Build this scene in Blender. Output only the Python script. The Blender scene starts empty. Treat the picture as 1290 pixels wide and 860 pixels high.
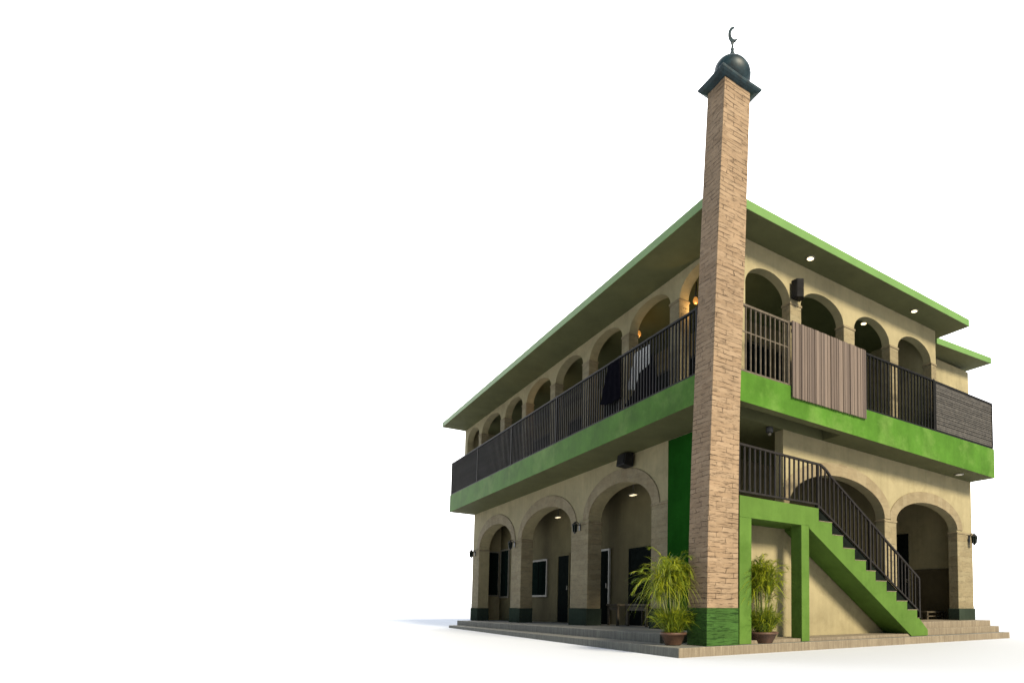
import bpy, bmesh, math, random
from mathutils import Vector, Matrix
random.seed(7)
scene = bpy.context.scene
col = scene.collection
R = math.radians

# ------------------------------------------------------------------ materials
def new_mat(name):
    m = bpy.data.materials.new(name); m.use_nodes = True
    nt = m.node_tree; b = nt.nodes['Principled BSDF']
    return m, nt, b

def N(nt, typ, **kw):
    n = nt.nodes.new(typ)
    for k, v in kw.items(): setattr(n, k, v)
    return n

def coords(nt, scale=(1, 1, 1)):
    t = N(nt, 'ShaderNodeTexCoord'); mp = N(nt, 'ShaderNodeMapping')
    mp.inputs['Scale'].default_value = scale
    nt.links.new(t.outputs['Object'], mp.inputs['Vector'])
    return mp.outputs['Vector']

def noise(nt, vec, scale, detail=6, rough=.6):
    n = N(nt, 'ShaderNodeTexNoise'); n.inputs['Scale'].default_value = scale
    n.inputs['Detail'].default_value = detail; n.inputs['Roughness'].default_value = rough
    nt.links.new(vec, n.inputs['Vector']); return n

def ramp(nt, fac, stops):
    r = N(nt, 'ShaderNodeValToRGB'); e = r.color_ramp.elements
    while len(e) < len(stops): e.new(.5)
    for i, (p, c) in enumerate(stops):
        e[i].position = p; e[i].color = (c[0], c[1], c[2], 1) if not isinstance(c, float) else (c, c, c, 1)
    nt.links.new(fac, r.inputs['Fac']); return r.outputs['Color']

def mix(nt, fac, a, b, mode='MIX'):
    m = N(nt, 'ShaderNodeMix', data_type='RGBA', blend_type=mode)
    for sock, val in ((m.inputs['Factor'], fac), (m.inputs[6], a), (m.inputs[7], b)):
        if isinstance(val, (int, float)): sock.default_value = val
        elif isinstance(val, tuple): sock.default_value = (val[0], val[1], val[2], 1)
        else: nt.links.new(val, sock)
    return m.outputs[2]

def bump(nt, b, h, strength=.3, dist=.01):
    bp = N(nt, 'ShaderNodeBump'); bp.inputs['Strength'].default_value = strength
    bp.inputs['Distance'].default_value = dist
    nt.links.new(h, bp.inputs['Height']); nt.links.new(bp.outputs['Normal'], b.inputs['Normal'])

def painted(name, c, var=.25, rough=.6, stain=None, stain_amt=.5, streaks=True, bstr=.15, spec=.3, stain_scale=1.6, stain_lo=.52, stain_hi=.68):
    """weathered paint or render: mottled colour, vertical streaks, optional stains"""
    m, nt, b = new_mat(name); v = coords(nt)
    n1 = noise(nt, v, 1.3, 8, .65)
    dark = tuple(x*(1-var) for x in c); light = tuple(min(1, x*(1+var)) for x in c)
    colr = ramp(nt, n1.outputs['Fac'], [(.3, dark), (.7, light)])
    if streaks:
        vs = coords(nt, (6, 6, .5)); n2 = noise(nt, vs, 1.5, 5, .6)
        f = ramp(nt, n2.outputs['Fac'], [(.3, .84), (.62, 1.0)])
        colr = mix(nt, .6, colr, f, 'MULTIPLY')
    if stain:
        n3 = noise(nt, v, stain_scale, 9, .7)
        f = ramp(nt, n3.outputs['Fac'], [(stain_lo, 0.0), (stain_hi, stain_amt)])
        colr = mix(nt, f, colr, stain)
    n4 = noise(nt, v, 60, 4, .6)
    nt.links.new(colr, b.inputs['Base Color'])
    b.inputs['Roughness'].default_value = rough
    b.inputs['Specular IOR Level'].default_value = spec
    bump(nt, b, n4.outputs['Fac'], bstr, .006)
    return m

def stone(name, base, dark, bw=.36, bh=.105, mortar=.05, rough=.75, line=.85, wob=(.13, .05), cover=(.44, .60), scratch=.6, sc0=.60):
    """coursed thin stone cladding: running courses with uneven, broken dark joints"""
    m, nt, b = new_mat(name)
    t = N(nt, 'ShaderNodeTexCoord'); s = N(nt, 'ShaderNodeSeparateXYZ')
    nt.links.new(t.outputs['Object'], s.inputs[0])
    ad = N(nt, 'ShaderNodeMath', operation='SUBTRACT'); nt.links.new(s.outputs['X'], ad.inputs[0]); nt.links.new(s.outputs['Y'], ad.inputs[1])
    cb = N(nt, 'ShaderNodeCombineXYZ'); nt.links.new(ad.outputs[0], cb.inputs['X']); nt.links.new(s.outputs['Z'], cb.inputs['Y'])
    nz = noise(nt, t.outputs['Object'], 3.4, 5, .6)
    sub = N(nt, 'ShaderNodeVectorMath', operation='SUBTRACT'); sub.inputs[1].default_value = (.5, .5, .5)
    nt.links.new(nz.outputs['Color'], sub.inputs[0])
    sc = N(nt, 'ShaderNodeVectorMath', operation='MULTIPLY'); sc.inputs[1].default_value = (wob[0], wob[1], 0)
    nt.links.new(sub.outputs[0], sc.inputs[0])
    va = N(nt, 'ShaderNodeVectorMath', operation='ADD'); nt.links.new(cb.outputs[0], va.inputs[0]); nt.links.new(sc.outputs[0], va.inputs[1])
    br = N(nt, 'ShaderNodeTexBrick'); br.offset = .43; br.squash = 1.5; br.squash_frequency = 3
    br.inputs['Scale'].default_value = 1.0; br.inputs['Brick Width'].default_value = bw; br.inputs['Row Height'].default_value = bh
    br.inputs['Mortar Size'].default_value = mortar*.1; br.inputs['Mortar Smooth'].default_value = .5; br.inputs['Bias'].default_value = 0
    br.inputs['Color1'].default_value = (*base, 1); br.inputs['Color2'].default_value = (base[0]*.86, base[1]*.83, base[2]*.8, 1)
    br.inputs['Mortar'].default_value = (*base, 1)
    nt.links.new(va.outputs[0], br.inputs['Vector'])
    v = coords(nt, (1, 1, 3)); n1 = noise(nt, v, 5, 8, .7)
    f1 = ramp(nt, n1.outputs['Fac'], [(.3, .76), (.7, 1.14)])
    c0 = mix(nt, .75, br.outputs['Color'], f1, 'MULTIPLY')
    n5 = noise(nt, t.outputs['Object'], .8, 5, .6)
    f5 = ramp(nt, n5.outputs['Fac'], [(.35, .82), (.65, 1.06)])
    c0 = mix(nt, .8, c0, f5, 'MULTIPLY')
    # joints fade in and out
    n2 = noise(nt, t.outputs['Object'], 5.5, 5, .65)
    f2 = ramp(nt, n2.outputs['Fac'], [(cover[0], .06), (cover[1], line)])
    mm = N(nt, 'ShaderNodeMath', operation='MULTIPLY'); nt.links.new(br.outputs['Fac'], mm.inputs[0]); nt.links.new(f2, mm.inputs[1])
    c1 = mix(nt, mm.outputs[0], c0, dark)
    # long dark scratches and chips along the courses
    vv = coords(nt, (2.6, 2.6, 34)); n3 = noise(nt, vv, 2.0, 6, .7)
    f3 = ramp(nt, n3.outputs['Fac'], [(sc0, 0.0), (sc0+.07, scratch)])
    c2 = mix(nt, f3, c1, dark)
    nt.links.new(c2, b.inputs['Base Color']); b.inputs['Roughness'].default_value = rough
    b.inputs['Specular IOR Level'].default_value = .1
    inv = N(nt, 'ShaderNodeMath', operation='SUBTRACT'); inv.inputs[0].default_value = 1; nt.links.new(mm.outputs[0], inv.inputs[1])
    h2 = N(nt, 'ShaderNodeMath', operation='MULTIPLY_ADD'); nt.links.new(f3, h2.inputs[0]); h2.inputs[1].default_value = -.8; nt.links.new(inv.outputs[0], h2.inputs[2])
    hm = N(nt, 'ShaderNodeMath', operation='MULTIPLY_ADD'); nt.links.new(n1.outputs['Fac'], hm.inputs[0]); hm.inputs[1].default_value = 1.0; nt.links.new(h2.outputs[0], hm.inputs[2])
    bump(nt, b, hm.outputs[0], .7, .014)
    return m

def plain(name, c, rough=.5, metal=0.0, var=.15, spec=.5, bstr=.05):
    m, nt, b = new_mat(name); v = coords(nt); n = noise(nt, v, 9, 6, .6)
    colr = ramp(nt, n.outputs['Fac'], [(.3, tuple(x*(1-var) for x in c)), (.7, tuple(x*(1+var) for x in c))])
    nt.links.new(colr, b.inputs['Base Color']); b.inputs['Roughness'].default_value = rough
    b.inputs['Metallic'].default_value = metal; b.inputs['Specular IOR Level'].default_value = spec
    bump(nt, b, n.outputs['Fac'], bstr, .004)
    return m

def emitter(name, c, s):
    m, nt, b = new_mat(name)
    b.inputs['Base Color'].default_value = (.8, .8, .8, 1)
    b.inputs['Emission Color'].default_value = (*c, 1); b.inputs['Emission Strength'].default_value = s
    return m

def leafmat(name, a, c):
    m, nt, b = new_mat(name); v = coords(nt); n = noise(nt, v, 7, 4, .6)
    g = N(nt, 'ShaderNodeNewGeometry')
    f = N(nt, 'ShaderNodeMath', operation='MULTIPLY_ADD'); nt.links.new(g.outputs['Random Per Island'], f.inputs[0]); f.inputs[1].default_value = .6
    hf = N(nt, 'ShaderNodeMath', operation='MULTIPLY'); nt.links.new(n.outputs['Fac'], hf.inputs[0]); hf.inputs[1].default_value = .4
    nt.links.new(hf.outputs[0], f.inputs[2])
    colr = ramp(nt, f.outputs[0], [(.15, a), (.85, c)])
    nt.links.new(colr, b.inputs['Base Color']); b.inputs['Roughness'].default_value = .5
    tr = N(nt, 'ShaderNodeBsdfTranslucent'); nt.links.new(colr, tr.inputs['Color'])
    ms = N(nt, 'ShaderNodeMixShader'); ms.inputs[0].default_value = .35
    nt.links.new(b.outputs[0], ms.inputs[1]); nt.links.new(tr.outputs[0], ms.inputs[2])
    nt.links.new(ms.outputs[0], nt.nodes['Material Output'].inputs['Surface'])
    return m

def woodslat(name):
    m, nt, b = new_mat(name); g = N(nt, 'ShaderNodeNewGeometry')
    colr = ramp(nt, g.outputs['Random Per Island'], [(0, (.055, .038, .028)), (.5, (.088, .064, .048)), (1, (.125, .094, .072))])
    v = coords(nt, (14, 14, .7)); n = noise(nt, v, 3, 6, .7)
    f = ramp(nt, n.outputs['Fac'], [(.3, .7), (.7, 1.1)])
    colr = mix(nt, .8, colr, f, 'MULTIPLY')
    nt.links.new(colr, b.inputs['Base Color']); b.inputs['Roughness'].default_value = .6
    bump(nt, b, n.outputs['Fac'], .2, .004)
    return m

def concrete(name, c, dark):
    m, nt, b = new_mat(name); v = coords(nt); n1 = noise(nt, v, 2.0, 9, .7)
    colr = ramp(nt, n1.outputs['Fac'], [(.3, tuple(x*.78 for x in c)), (.7, tuple(x*1.15 for x in c))])
    vs = coords(nt, (14, 14, .8)); n2 = noise(nt, vs, 2, 5, .7)
    g = N(nt, 'ShaderNodeNewGeometry'); s = N(nt, 'ShaderNodeSeparateXYZ'); nt.links.new(g.outputs['Normal'], s.inputs[0])
    f = ramp(nt, n2.outputs['Fac'], [(.4, .75), (.62, 0.0)])
    sd = N(nt, 'ShaderNodeMath', operation='LESS_THAN'); nt.links.new(s.outputs['Z'], sd.inputs[0]); sd.inputs[1].default_value = .5
    fm = N(nt, 'ShaderNodeMath', operation='MULTIPLY'); nt.links.new(f, fm.inputs[0]); nt.links.new(sd.outputs[0], fm.inputs[1])
    colr = mix(nt, fm.outputs[0], colr, dark)
    n3 = noise(nt, v, 45, 5, .7)
    f3 = ramp(nt, n3.outputs['Fac'], [(.35, .85), (.65, 1.08)])
    colr = mix(nt, .7, colr, f3, 'MULTIPLY')
    nt.links.new(colr, b.inputs['Base Color']); b.inputs['Roughness'].default_value = .8
    b.inputs['Specular IOR Level'].default_value = .25
    bump(nt, b, n3.outputs['Fac'], .3, .008)
    return m

M = {}
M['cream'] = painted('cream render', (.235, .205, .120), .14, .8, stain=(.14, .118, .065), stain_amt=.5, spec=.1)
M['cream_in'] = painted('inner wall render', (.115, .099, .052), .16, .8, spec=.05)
M['ceil'] = painted('ceiling paint', (0.072, 0.0704, 0.036), .1, .75, streaks=False)
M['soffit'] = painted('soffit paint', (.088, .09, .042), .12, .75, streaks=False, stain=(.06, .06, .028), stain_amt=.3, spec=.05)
M['stone'] = stone('pillar stone', (.252, .185, .121), (.04, .026, .018), .34, .08, .075, line=.9, wob=(.17, .065), cover=(.40, .58), scratch=.7, sc0=.57)
M['tile'] = stone('column stone', (.21, .18, .11), (.07, .058, .036), .5, .125, .05, line=.8)
M['trim'] = stone('arch stone', (.205, .172, .108), (.09, .07, .045), .16, .6, .05, line=.4, scratch=.15)
M['gtile'] = stone('green painted stone', (.036, .09, .018), (.01, .03, .007), .42, .13, .05, rough=.7, line=.7, scratch=.75, sc0=.54)
M['green'] = painted('green slab paint', (.048, .12, .016), .28, .5, stain=(.15, .24, .065), stain_amt=.45, spec=.03, stain_scale=.7, stain_lo=.5, stain_hi=.66)
M['stairgreen'] = painted('green stair paint', (.066, .127, .024), .14, .55, stain=(.035, .08, .01), stain_amt=.5, spec=.05)
M['dgreen'] = painted('dark green wall paint', (.008, .05, .006), .25, .8, spec=.0)
M['rgreen'] = painted('roof edge paint', (.095, .185, .05), .12, .5, streaks=False, spec=.25)
M['plinth'] = painted('dark plinth paint', (.026, .036, .027), .25, .8, spec=.0)
M['rail_sunlit'] = plain('sunlit tone steel bars', (.08, .066, .048), .5, 0, .35, .2)  # pale copy of the black steel; sunlight put into the colour
M['railmid'] = plain('dusty black steel', (.013, .011, .0095), .45, 0, .35, .2)
M['metal'] = plain('black painted steel', (.011, .011, .011), .5, 0, .3, .06)
M['lamp_metal'] = plain('black lantern metal', (.014, .015, .015), .45, 0, .3, .5)
M['cap'] = plain('dark green copper', (.006, .019, .024), .5, .1, .6, .4, .6)
M['glass'] = plain('dark window glass', (.006, .011, .009), .5, 0, .3, .0, .02)
M['dark'] = plain('dark door paint', (.007, .009, .008), .7, 0, .3, .0)
M['frame'] = plain('pale window frame', (.15, .138, .105), .5)
M['white'] = plain('white frame paint', (.3, .3, .26), .5)
M['concL'] = concrete('grey concrete', (0.152, 0.152, 0.132), (0.072, 0.076, 0.064))
M['concR'] = concrete('sandy concrete', (.2, .17, .122), (.11, .088, .06))
M['terra'] = plain('terracotta', (0.068, 0.036, 0.0224), .6, 0, .35, .35, .2)
M['soil'] = plain('potting soil', (0.024, 0.0176, 0.012), .9)
M['stem'] = plain('palm stem', (0.136, 0.152, 0.04), .55, 0, .35)
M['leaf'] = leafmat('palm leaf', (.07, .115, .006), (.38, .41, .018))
M['leaf2'] = leafmat('palm leaf deep green', (.025, .065, .006), (.19, .25, .014))  # deeper green tone, mixed in at random, more often low down
M['slat'] = woodslat('brown slats')
M['dslat'] = plain('dark slats', (0.044, 0.04, 0.0336), .6, 0, .5)
M['cloth'] = plain('dark cloth', (.004, .004, .006), .9, 0, .3, .0)
M['wains'] = painted('brown dado paint', (.062, .052, .031), .25, .8, spec=.0)
M['wcloth'] = plain('white cloth', (.5, .5, .48), .9, 0, .05, .1)
M['speaker'] = plain('black speaker case', (.006, .006, .0055), .6, 0, .4, .2)
M['wood'] = plain('worn wood', (.055, .047, .033), .7, 0, .4, .1)
M['bulb'] = emitter('warm bulb', (1, .42, .08), .3); M['bulb'].node_tree.nodes['Principled BSDF'].inputs['Base Color'].default_value = (.12, .05, .01, 1)
M['down'] = emitter('downlight lens', (1, .8, .42), 2.2)
M['tube'] = emitter('tube lens', (1, .8, .45), .6)
M['unlit'] = plain('pale lamp lens', (.75, .72, .62), .4)

# ------------------------------------------------------------------ mesh helpers
class MB:
    def __init__(s): s.bm = bmesh.new(); s.mi = 0
    def face(s, pts, mi=None):
        f = s.bm.faces.new([s.bm.verts.new(p) for p in pts]); f.material_index = s.mi if mi is None else mi; return f
    def box(s, x0, x1, y0, y1, z0, z1, mi=None):
        return s.hexa([(x0, y0, z0), (x1, y0, z0), (x1, y1, z0), (x0, y1, z0), (x0, y0, z1), (x1, y0, z1), (x1, y1, z1), (x0, y1, z1)], mi)
    def hexa(s, p, mi=None):
        v = [s.bm.verts.new(q) for q in p]
        for idx in ((0, 3, 2, 1), (4, 5, 6, 7), (0, 1, 5, 4), (1, 2, 6, 5), (2, 3, 7, 6), (3, 0, 4, 7)):
            f = s.bm.faces.new([v[i] for i in idx]); f.material_index = s.mi if mi is None else mi
        return s
    def prism(s, poly, fn, d0, d1, mi=None):
        """poly of (u, w) extruded from d0 to d1; fn(u, w, d) -> point"""
        a = [s.bm.verts.new(fn(u, w, d0)) for u, w in poly]; b = [s.bm.verts.new(fn(u, w, d1)) for u, w in poly]
        n = len(poly); fs = [s.bm.faces.new(a), s.bm.faces.new(b[::-1])]
        for i in range(n): fs.append(s.bm.faces.new((a[i], b[i], b[(i+1) % n], a[(i+1) % n])))
        for f in fs: f.material_index = s.mi if mi is None else mi
        return s
    def bar(s, a, b, w, h=None, mi=None):
        """square bar from a to b"""
        h = h or w; a = Vector(a); b = Vector(b); d = (b-a).normalized()
        up = Vector((0, 0, 1)) if abs(d.z) < .95 else Vector((0, 1, 0))
        x = d.cross(up).normalized(); y = x.cross(d).normalized()
        p = []
        for c in (a, b):
            for sx, sy in ((-1, -1), (1, -1), (1, 1), (-1, 1)): p.append(c+x*sx*w/2+y*sy*h/2)
        return s.hexa(p, mi)
    def tube(s, pts, rad, n=8, mi=None):
        pts = [Vector(p) for p in pts]; rad = rad if isinstance(rad, (list, tuple)) else [rad]*len(pts)
        rings = []
        for i, p in enumerate(pts):
            d = (pts[min(i+1, len(pts)-1)]-pts[max(i-1, 0)]).normalized()
            up = Vector((0, 0, 1)) if abs(d.z) < .9 else Vector((0, 1, 0))
            x = d.cross(up).normalized(); y = x.cross(d)
            rings.append([s.bm.verts.new(p+(x*math.cos(2*math.pi*k/n)+y*math.sin(2*math.pi*k/n))*rad[i]) for k in range(n)])
        fs = []
        for a, b in zip(rings, rings[1:]):
            for k in range(n): fs.append(s.bm.faces.new((a[k], a[(k+1) % n], b[(k+1) % n], b[k])))
        fs += [s.bm.faces.new(rings[0][::-1]), s.bm.faces.new(rings[-1])]
        for f in fs: f.material_index = s.mi if mi is None else mi; f.smooth = True
        return s
    def lathe(s, prof, c=(0, 0, 0), n=24, mi=None, smooth=True):
        rings = []
        for r, z in prof:
            rings.append([s.bm.verts.new((c[0]+r*math.cos(2*math.pi*k/n), c[1]+r*math.sin(2*math.pi*k/n), c[2]+z)) for k in range(n)])
        fs = []
        for a, b in zip(rings, rings[1:]):
            for k in range(n): fs.append(s.bm.faces.new((a[k], a[(k+1) % n], b[(k+1) % n], b[k])))
        fs += [s.bm.faces.new(rings[0][::-1]), s.bm.faces.new(rings[-1])]
        for f in fs: f.material_index = s.mi if mi is None else mi; f.smooth = smooth
        return s
    def build(s, name, mat, parent=None, bevel=0, fix=True, label=None):
        if fix: bmesh.ops.recalc_face_normals(s.bm, faces=s.bm.faces[:])
        me = bpy.data.meshes.new(name); s.bm.to_mesh(me); s.bm.free()
        for m in (mat if isinstance(mat, (list, tuple)) else [mat]): me.materials.append(m)
        o = bpy.data.objects.new(name, me); col.objects.link(o)
        if bevel:
            md = o.modifiers.new('bevel', 'BEVEL'); md.width = bevel; md.segments = 2; md.limit_method = 'ANGLE'
        if parent is not None:
            o.parent = parent
            w = Vector((0, 0, 0)); p = parent
            while p is not None: w += p.location; p = p.parent
            o.location = -w            # meshes are written in world space
        if label: o['label'] = label
        return o

def thing(name, label, cat, loc=(0, 0, 0), group=None):
    o = bpy.data.objects.new(name, None); o.empty_display_size = .2; col.objects.link(o); o.location = loc
    tag(o, label, cat, group); return o
def tag(o, label, cat, group=None):
    o['label'] = label; o['category'] = cat
    if group: o['group'] = group
    return o
def copy_tree(o, parent=None):
    c = o.copy(); col.objects.link(c); c.parent = parent
    for ch in list(o.children): copy_tree(ch, c)
    return c

XF = lambda u, w, d: (d, u, w)     # facade in a plane x = const, running along y
YF = lambda u, w, d: (u, d, w)     # facade in a plane y = const, running along x

def arch_z(u, o):
    c = (o[0]+o[1])/2; a = (o[1]-o[0])/2; t = max(0, 1-((u-c)/a)**2)
    return o[2]+(o[3]-o[2])*math.sqrt(t)

def arcade(mb, fn, u0, u1, zb, zt, d0, d1, opens):
    """wall with arched openings (u0, u1, spring, top, bottom); zt may be a function of u"""
    ZT = zt if callable(zt) else (lambda u: zt)
    us = {u0, u1}
    for o in opens:
        for k in range(25):
            t = -math.cos(math.pi*k/24); us.add(round((o[0]+o[1])/2+(o[1]-o[0])/2*t, 5))
    us = sorted(us)
    for a, b in zip(us, us[1:]):
        m = (a+b)/2; o = next((o for o in opens if o[0] < m < o[1]), None)
        la, lb = (arch_z(a, o), arch_z(b, o)) if o else (zb, zb)
        for d in (d0, d1):
            mb.face([fn(a, la, d), fn(b, lb, d), fn(b, ZT(b), d), fn(a, ZT(a), d)])
        mb.face([fn(a, la, d0), fn(b, lb, d0), fn(b, lb, d1), fn(a, la, d1)])
        mb.face([fn(a, ZT(a), d0), fn(b, ZT(b), d0), fn(b, ZT(b), d1), fn(a, ZT(a), d1)])
        if o and o[4] > zb+1e-4:
            for d in (d0, d1): mb.face([fn(a, zb, d), fn(b, zb, d), fn(b, o[4], d), fn(a, o[4], d)])
            mb.face([fn(a, o[4], d0), fn(b, o[4], d0), fn(b, o[4], d1), fn(a, o[4], d1)])
    for o in opens:
        for u in (o[0], o[1]):
            mb.face([fn(u, o[4], d0), fn(u, o[2], d0), fn(u, o[2], d1), fn(u, o[4], d1)])
    for u in (u0, u1): mb.face([fn(u, zb, d0), fn(u, ZT(u), d0), fn(u, ZT(u), d1), fn(u, zb, d1)])
    bmesh.ops.remove_doubles(mb.bm, verts=mb.bm.verts[:], dist=1e-4)

def arch_band(fn, o, wd, d0, d1, n=40, cut0=None, cut1=None):
    """raised stone band round an arch head; open ends rest on the imposts"""
    mb = MB(); c = (o[0]+o[1])/2; a = (o[1]-o[0])/2; b = o[3]-o[2]; rows = []
    for k in range(n+1):
        t = math.pi*k/n
        ui, zi = c-a*math.cos(t), o[2]+b*math.sin(t)
        uo, zo = c-(a+wd)*math.cos(t), o[2]+(b+wd*1.05)*math.sin(t)
        if cut0 is not None: uo = max(uo, cut0)
        if cut1 is not None: uo = min(uo, cut1)
        rows.append([mb.bm.verts.new(p) for p in (fn(ui, zi, d0), fn(uo, zo, d0), fn(uo, zo, d1), fn(ui, zi, d1))])
    for p, q in zip(rows, rows[1:]):
        for i in range(4): mb.bm.faces.new((p[i], q[i], q[(i+1) % 4], p[(i+1) % 4]))
    mb.bm.faces.new(rows[0]); mb.bm.faces.new(rows[-1][::-1])
    return mb

# ------------------------------------------------------------------ heights of the place
XL, YR = .794, .088            # balcony and roof edges
XW, YW = 1.66, .73             # arcade walls
zsoff = lambda x, y: 4.14-.025*(x-XL)-.0072*(y-YR)
zfloor = lambda y: .30-.0085*(y-1)
ZSLAB = 4.635
ZR0, ZR1 = 7.456, 7.63

# ------------------------------------------------------------------ ground
g = MB()
ys = [-400, 0, 20, 400]
zg = lambda y: 0 if y <= 0 else (-.0075*y if y <= 20 else -.15)
for a, b in zip(ys, ys[1:]): g.face([(-400, a, zg(a)), (400, a, zg(a)), (400, b, zg(b)), (-400, b, zg(b))])
bmesh.ops.remove_doubles(g.bm, verts=g.bm.verts[:], dist=1e-4)
m, nt, b = new_mat('white paving'); b.inputs['Base Color'].default_value = (.51, .545, .60, 1); b.inputs['Roughness'].default_value = .95
b.inputs['Specular IOR Level'].default_value = .1
go = g.build('ground', m); go['kind'] = 'structure'; go['label'] = 'plain white ground all round the building'

# ------------------------------------------------------------------ entrance steps
steps = thing('entrance_steps', 'wide concrete steps running round the foot of the corner building', 'steps', (0, 0, 0))
s = MB()
s.hexa([(0, 0, -.05), (9.9, -.02, -.05), (9.9, 15.6, -.2), (.92, 15.6, -.2), (0, 0, .147), (9.9, -.02, .147), (9.9, 15.6, -.03), (.92, 15.6, -.03)])
lower = s.build('lower_step', [M['concL'], M['concR']], steps, .012)
for f in lower.data.polygons:
    if f.normal.y < -.8 or f.normal.x > .8: f.material_index = 1
s = MB(); s.hexa([(.45, 1.18, .05), (9.7, 1.18, .05), (9.7, 15.58, -.1), (1.2, 15.58, -.1), (.45, 1.18, zfloor(1.18)), (9.7, 1.18, zfloor(1.18)), (9.7, 15.58, zfloor(15.58)), (1.2, 15.58, .135)])
s.build('upper_step', M['concL'], steps, .012, label='upper grey step under the left arcade')
s = MB(); s.box(1.24, 6.616, .13, .722, .14, .2); s.build('inner_paving', M['concR'], steps, .008)
s = MB(); s.box(6.62, 9.82, .2, .6, .14, .29); s.build('middle_step', M['concR'], steps, .012)
s = MB(); s.box(6.0, 9.66, .33, 1.4, .13, .43); s.build('top_step', M['concR'], steps, .012)

# ------------------------------------------------------------------ building
B = thing('mosque_building', 'two storey cream corner building with round arches, green balcony band and flat roof', 'building', (1.66, .73, 0))
GL = [(11.49, 14.70, 2.70, 3.42, zfloor(13)), (7.19, 10.655, 2.75, 3.47, zfloor(9)), (3.355, 6.23, 2.86, 3.53, zfloor(5))]
w = MB(); arcade(w, XF, 1.55, 15.45, -.1, lambda y: zsoff(XW, y)+.05, XW, XW+.34, [(o[0], o[1], o[2], o[3], -.1+1e-5) for o in GL])
w.build('wall', M['cream'], B)
GR = [(3.03, 5.968, 2.67, 3.39, .2), (6.389, 8.892, 2.64, 3.17, .43)]
w = MB(); arcade(w, YF, 2.885, 9.6, -.1, lambda x: zsoff(x, YW)+.05, YW, YW+.22, [(o[0], o[1], o[2], o[3], -.1+1e-5) for o in GR])
w.build('wall', M['cream'], B)
w = MB(); w.box(XW, 2.884, YW, YW+.22, -.1, 2.5); w.build('wall', M['cream'], B)
w = MB(); w.box(XW, 2.884, YW, YW+.22, 4.36, 4.6); w.build('wall', M['cream'], B)
w = MB(); w.prism([(2.886, -.1), (5.96, -.1), (5.96, .25), (5.6, .5), (3.1, 2.2), (2.886, 2.3)], YF, YW+.016, YW+.2); w.build('wall', M['cream'], B)
# upper arcades
UL = [(15.14, 16.57), (12.83, 14.83), (10.88, 12.43), (8.72, 10.54), (6.71, 8.40), (4.70, 6.34), (2.74, 4.38), (1.0, 2.41)]
UL = [(a, b_, 6.93, 7.36, ZSLAB+1e-4) for a, b_ in UL]
w = MB(); arcade(w, XF, YW, 16.9, ZSLAB, ZR0, XW, XW+.22, UL); w.build('wall', M['cream'], B)
UR = [(1.93, 3.078), (3.377, 4.662), (5.007, 6.245), (6.551, 7.889)]
UR = [(a, b_, 6.63, 7.04, ZSLAB+1e-4) for a, b_ in UR]
w = MB(); arcade(w, YF, XW+.221, 8.1, ZSLAB, ZR0, YW, YW+.2, UR); w.build('wall', M['cream'], B)
# inner rooms
IX, IY = 2.6, 2.9
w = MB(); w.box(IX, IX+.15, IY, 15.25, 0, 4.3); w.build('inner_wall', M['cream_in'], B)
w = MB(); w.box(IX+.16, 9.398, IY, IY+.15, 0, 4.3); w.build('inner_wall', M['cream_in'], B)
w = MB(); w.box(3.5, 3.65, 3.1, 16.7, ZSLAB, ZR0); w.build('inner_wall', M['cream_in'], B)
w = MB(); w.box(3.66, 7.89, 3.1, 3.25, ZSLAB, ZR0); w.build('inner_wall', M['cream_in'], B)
w = MB()
w.box(9.4, 9.6, YW+.222, 15.45, -.1, 3.96); w.box(XW+.342, 9.39, 15.25, 15.45, -.1, 4.05)
w.box(7.9, 8.1, YW+.202, 16.9, ZSLAB, ZR0); w.box(XW+.222, 7.89, 16.7, 16.9, ZSLAB, ZR0)
w.build('end_wall', M['cream'], B)
w = MB(); w.box(8.11, 11.0, 1.5, 6.0, ZSLAB+.002, 7.35); w.box(9.61, 10.99, 1.505, 6.0, -.1, ZSLAB-.002); w.build('annex_wall', M['cream'], B)

# balcony slab: green edge, olive soffit, hole over the stair
s = MB(); xs = [XL, 1.35, XW, 3.98, 9.565]; yy = [YR, .27, .72, 15.5]
for i in range(4):
    for j in range(3):
        if j == 1 and i in (1, 2): continue
        x0, x1, y0, y1 = xs[i], xs[i+1], yy[j], yy[j+1]
        s.face([(x0, y0, ZSLAB), (x1, y0, ZSLAB), (x1, y1, ZSLAB), (x0, y1, ZSLAB)], 0)
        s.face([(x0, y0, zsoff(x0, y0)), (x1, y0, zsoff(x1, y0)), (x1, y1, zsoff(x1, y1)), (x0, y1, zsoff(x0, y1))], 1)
def side(x0, y0, x1, y1, mi): s.face([(x0, y0, zsoff(x0, y0)), (x1, y1, zsoff(x1, y1)), (x1, y1, ZSLAB), (x0, y0, ZSLAB)], mi)
for i in range(4): side(xs[i], YR, xs[i+1], YR, 0)
for j in range(3): side(XL, yy[j], XL, yy[j+1], 0); 
for j in range(3): side(9.565, yy[j], 9.565, yy[j+1], 0)
for i in range(4): side(xs[i], 15.5, xs[i+1], 15.5, 0)
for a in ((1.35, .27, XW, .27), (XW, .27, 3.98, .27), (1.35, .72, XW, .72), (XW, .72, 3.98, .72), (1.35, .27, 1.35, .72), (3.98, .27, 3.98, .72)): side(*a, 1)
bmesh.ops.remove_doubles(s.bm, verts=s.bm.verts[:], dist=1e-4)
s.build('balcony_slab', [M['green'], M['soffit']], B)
s = MB(); s.box(XW, 8.1, 15.505, 16.9, 4.52, ZSLAB-.002); s.build('floor_ledge', M['soffit'], B)
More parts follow.
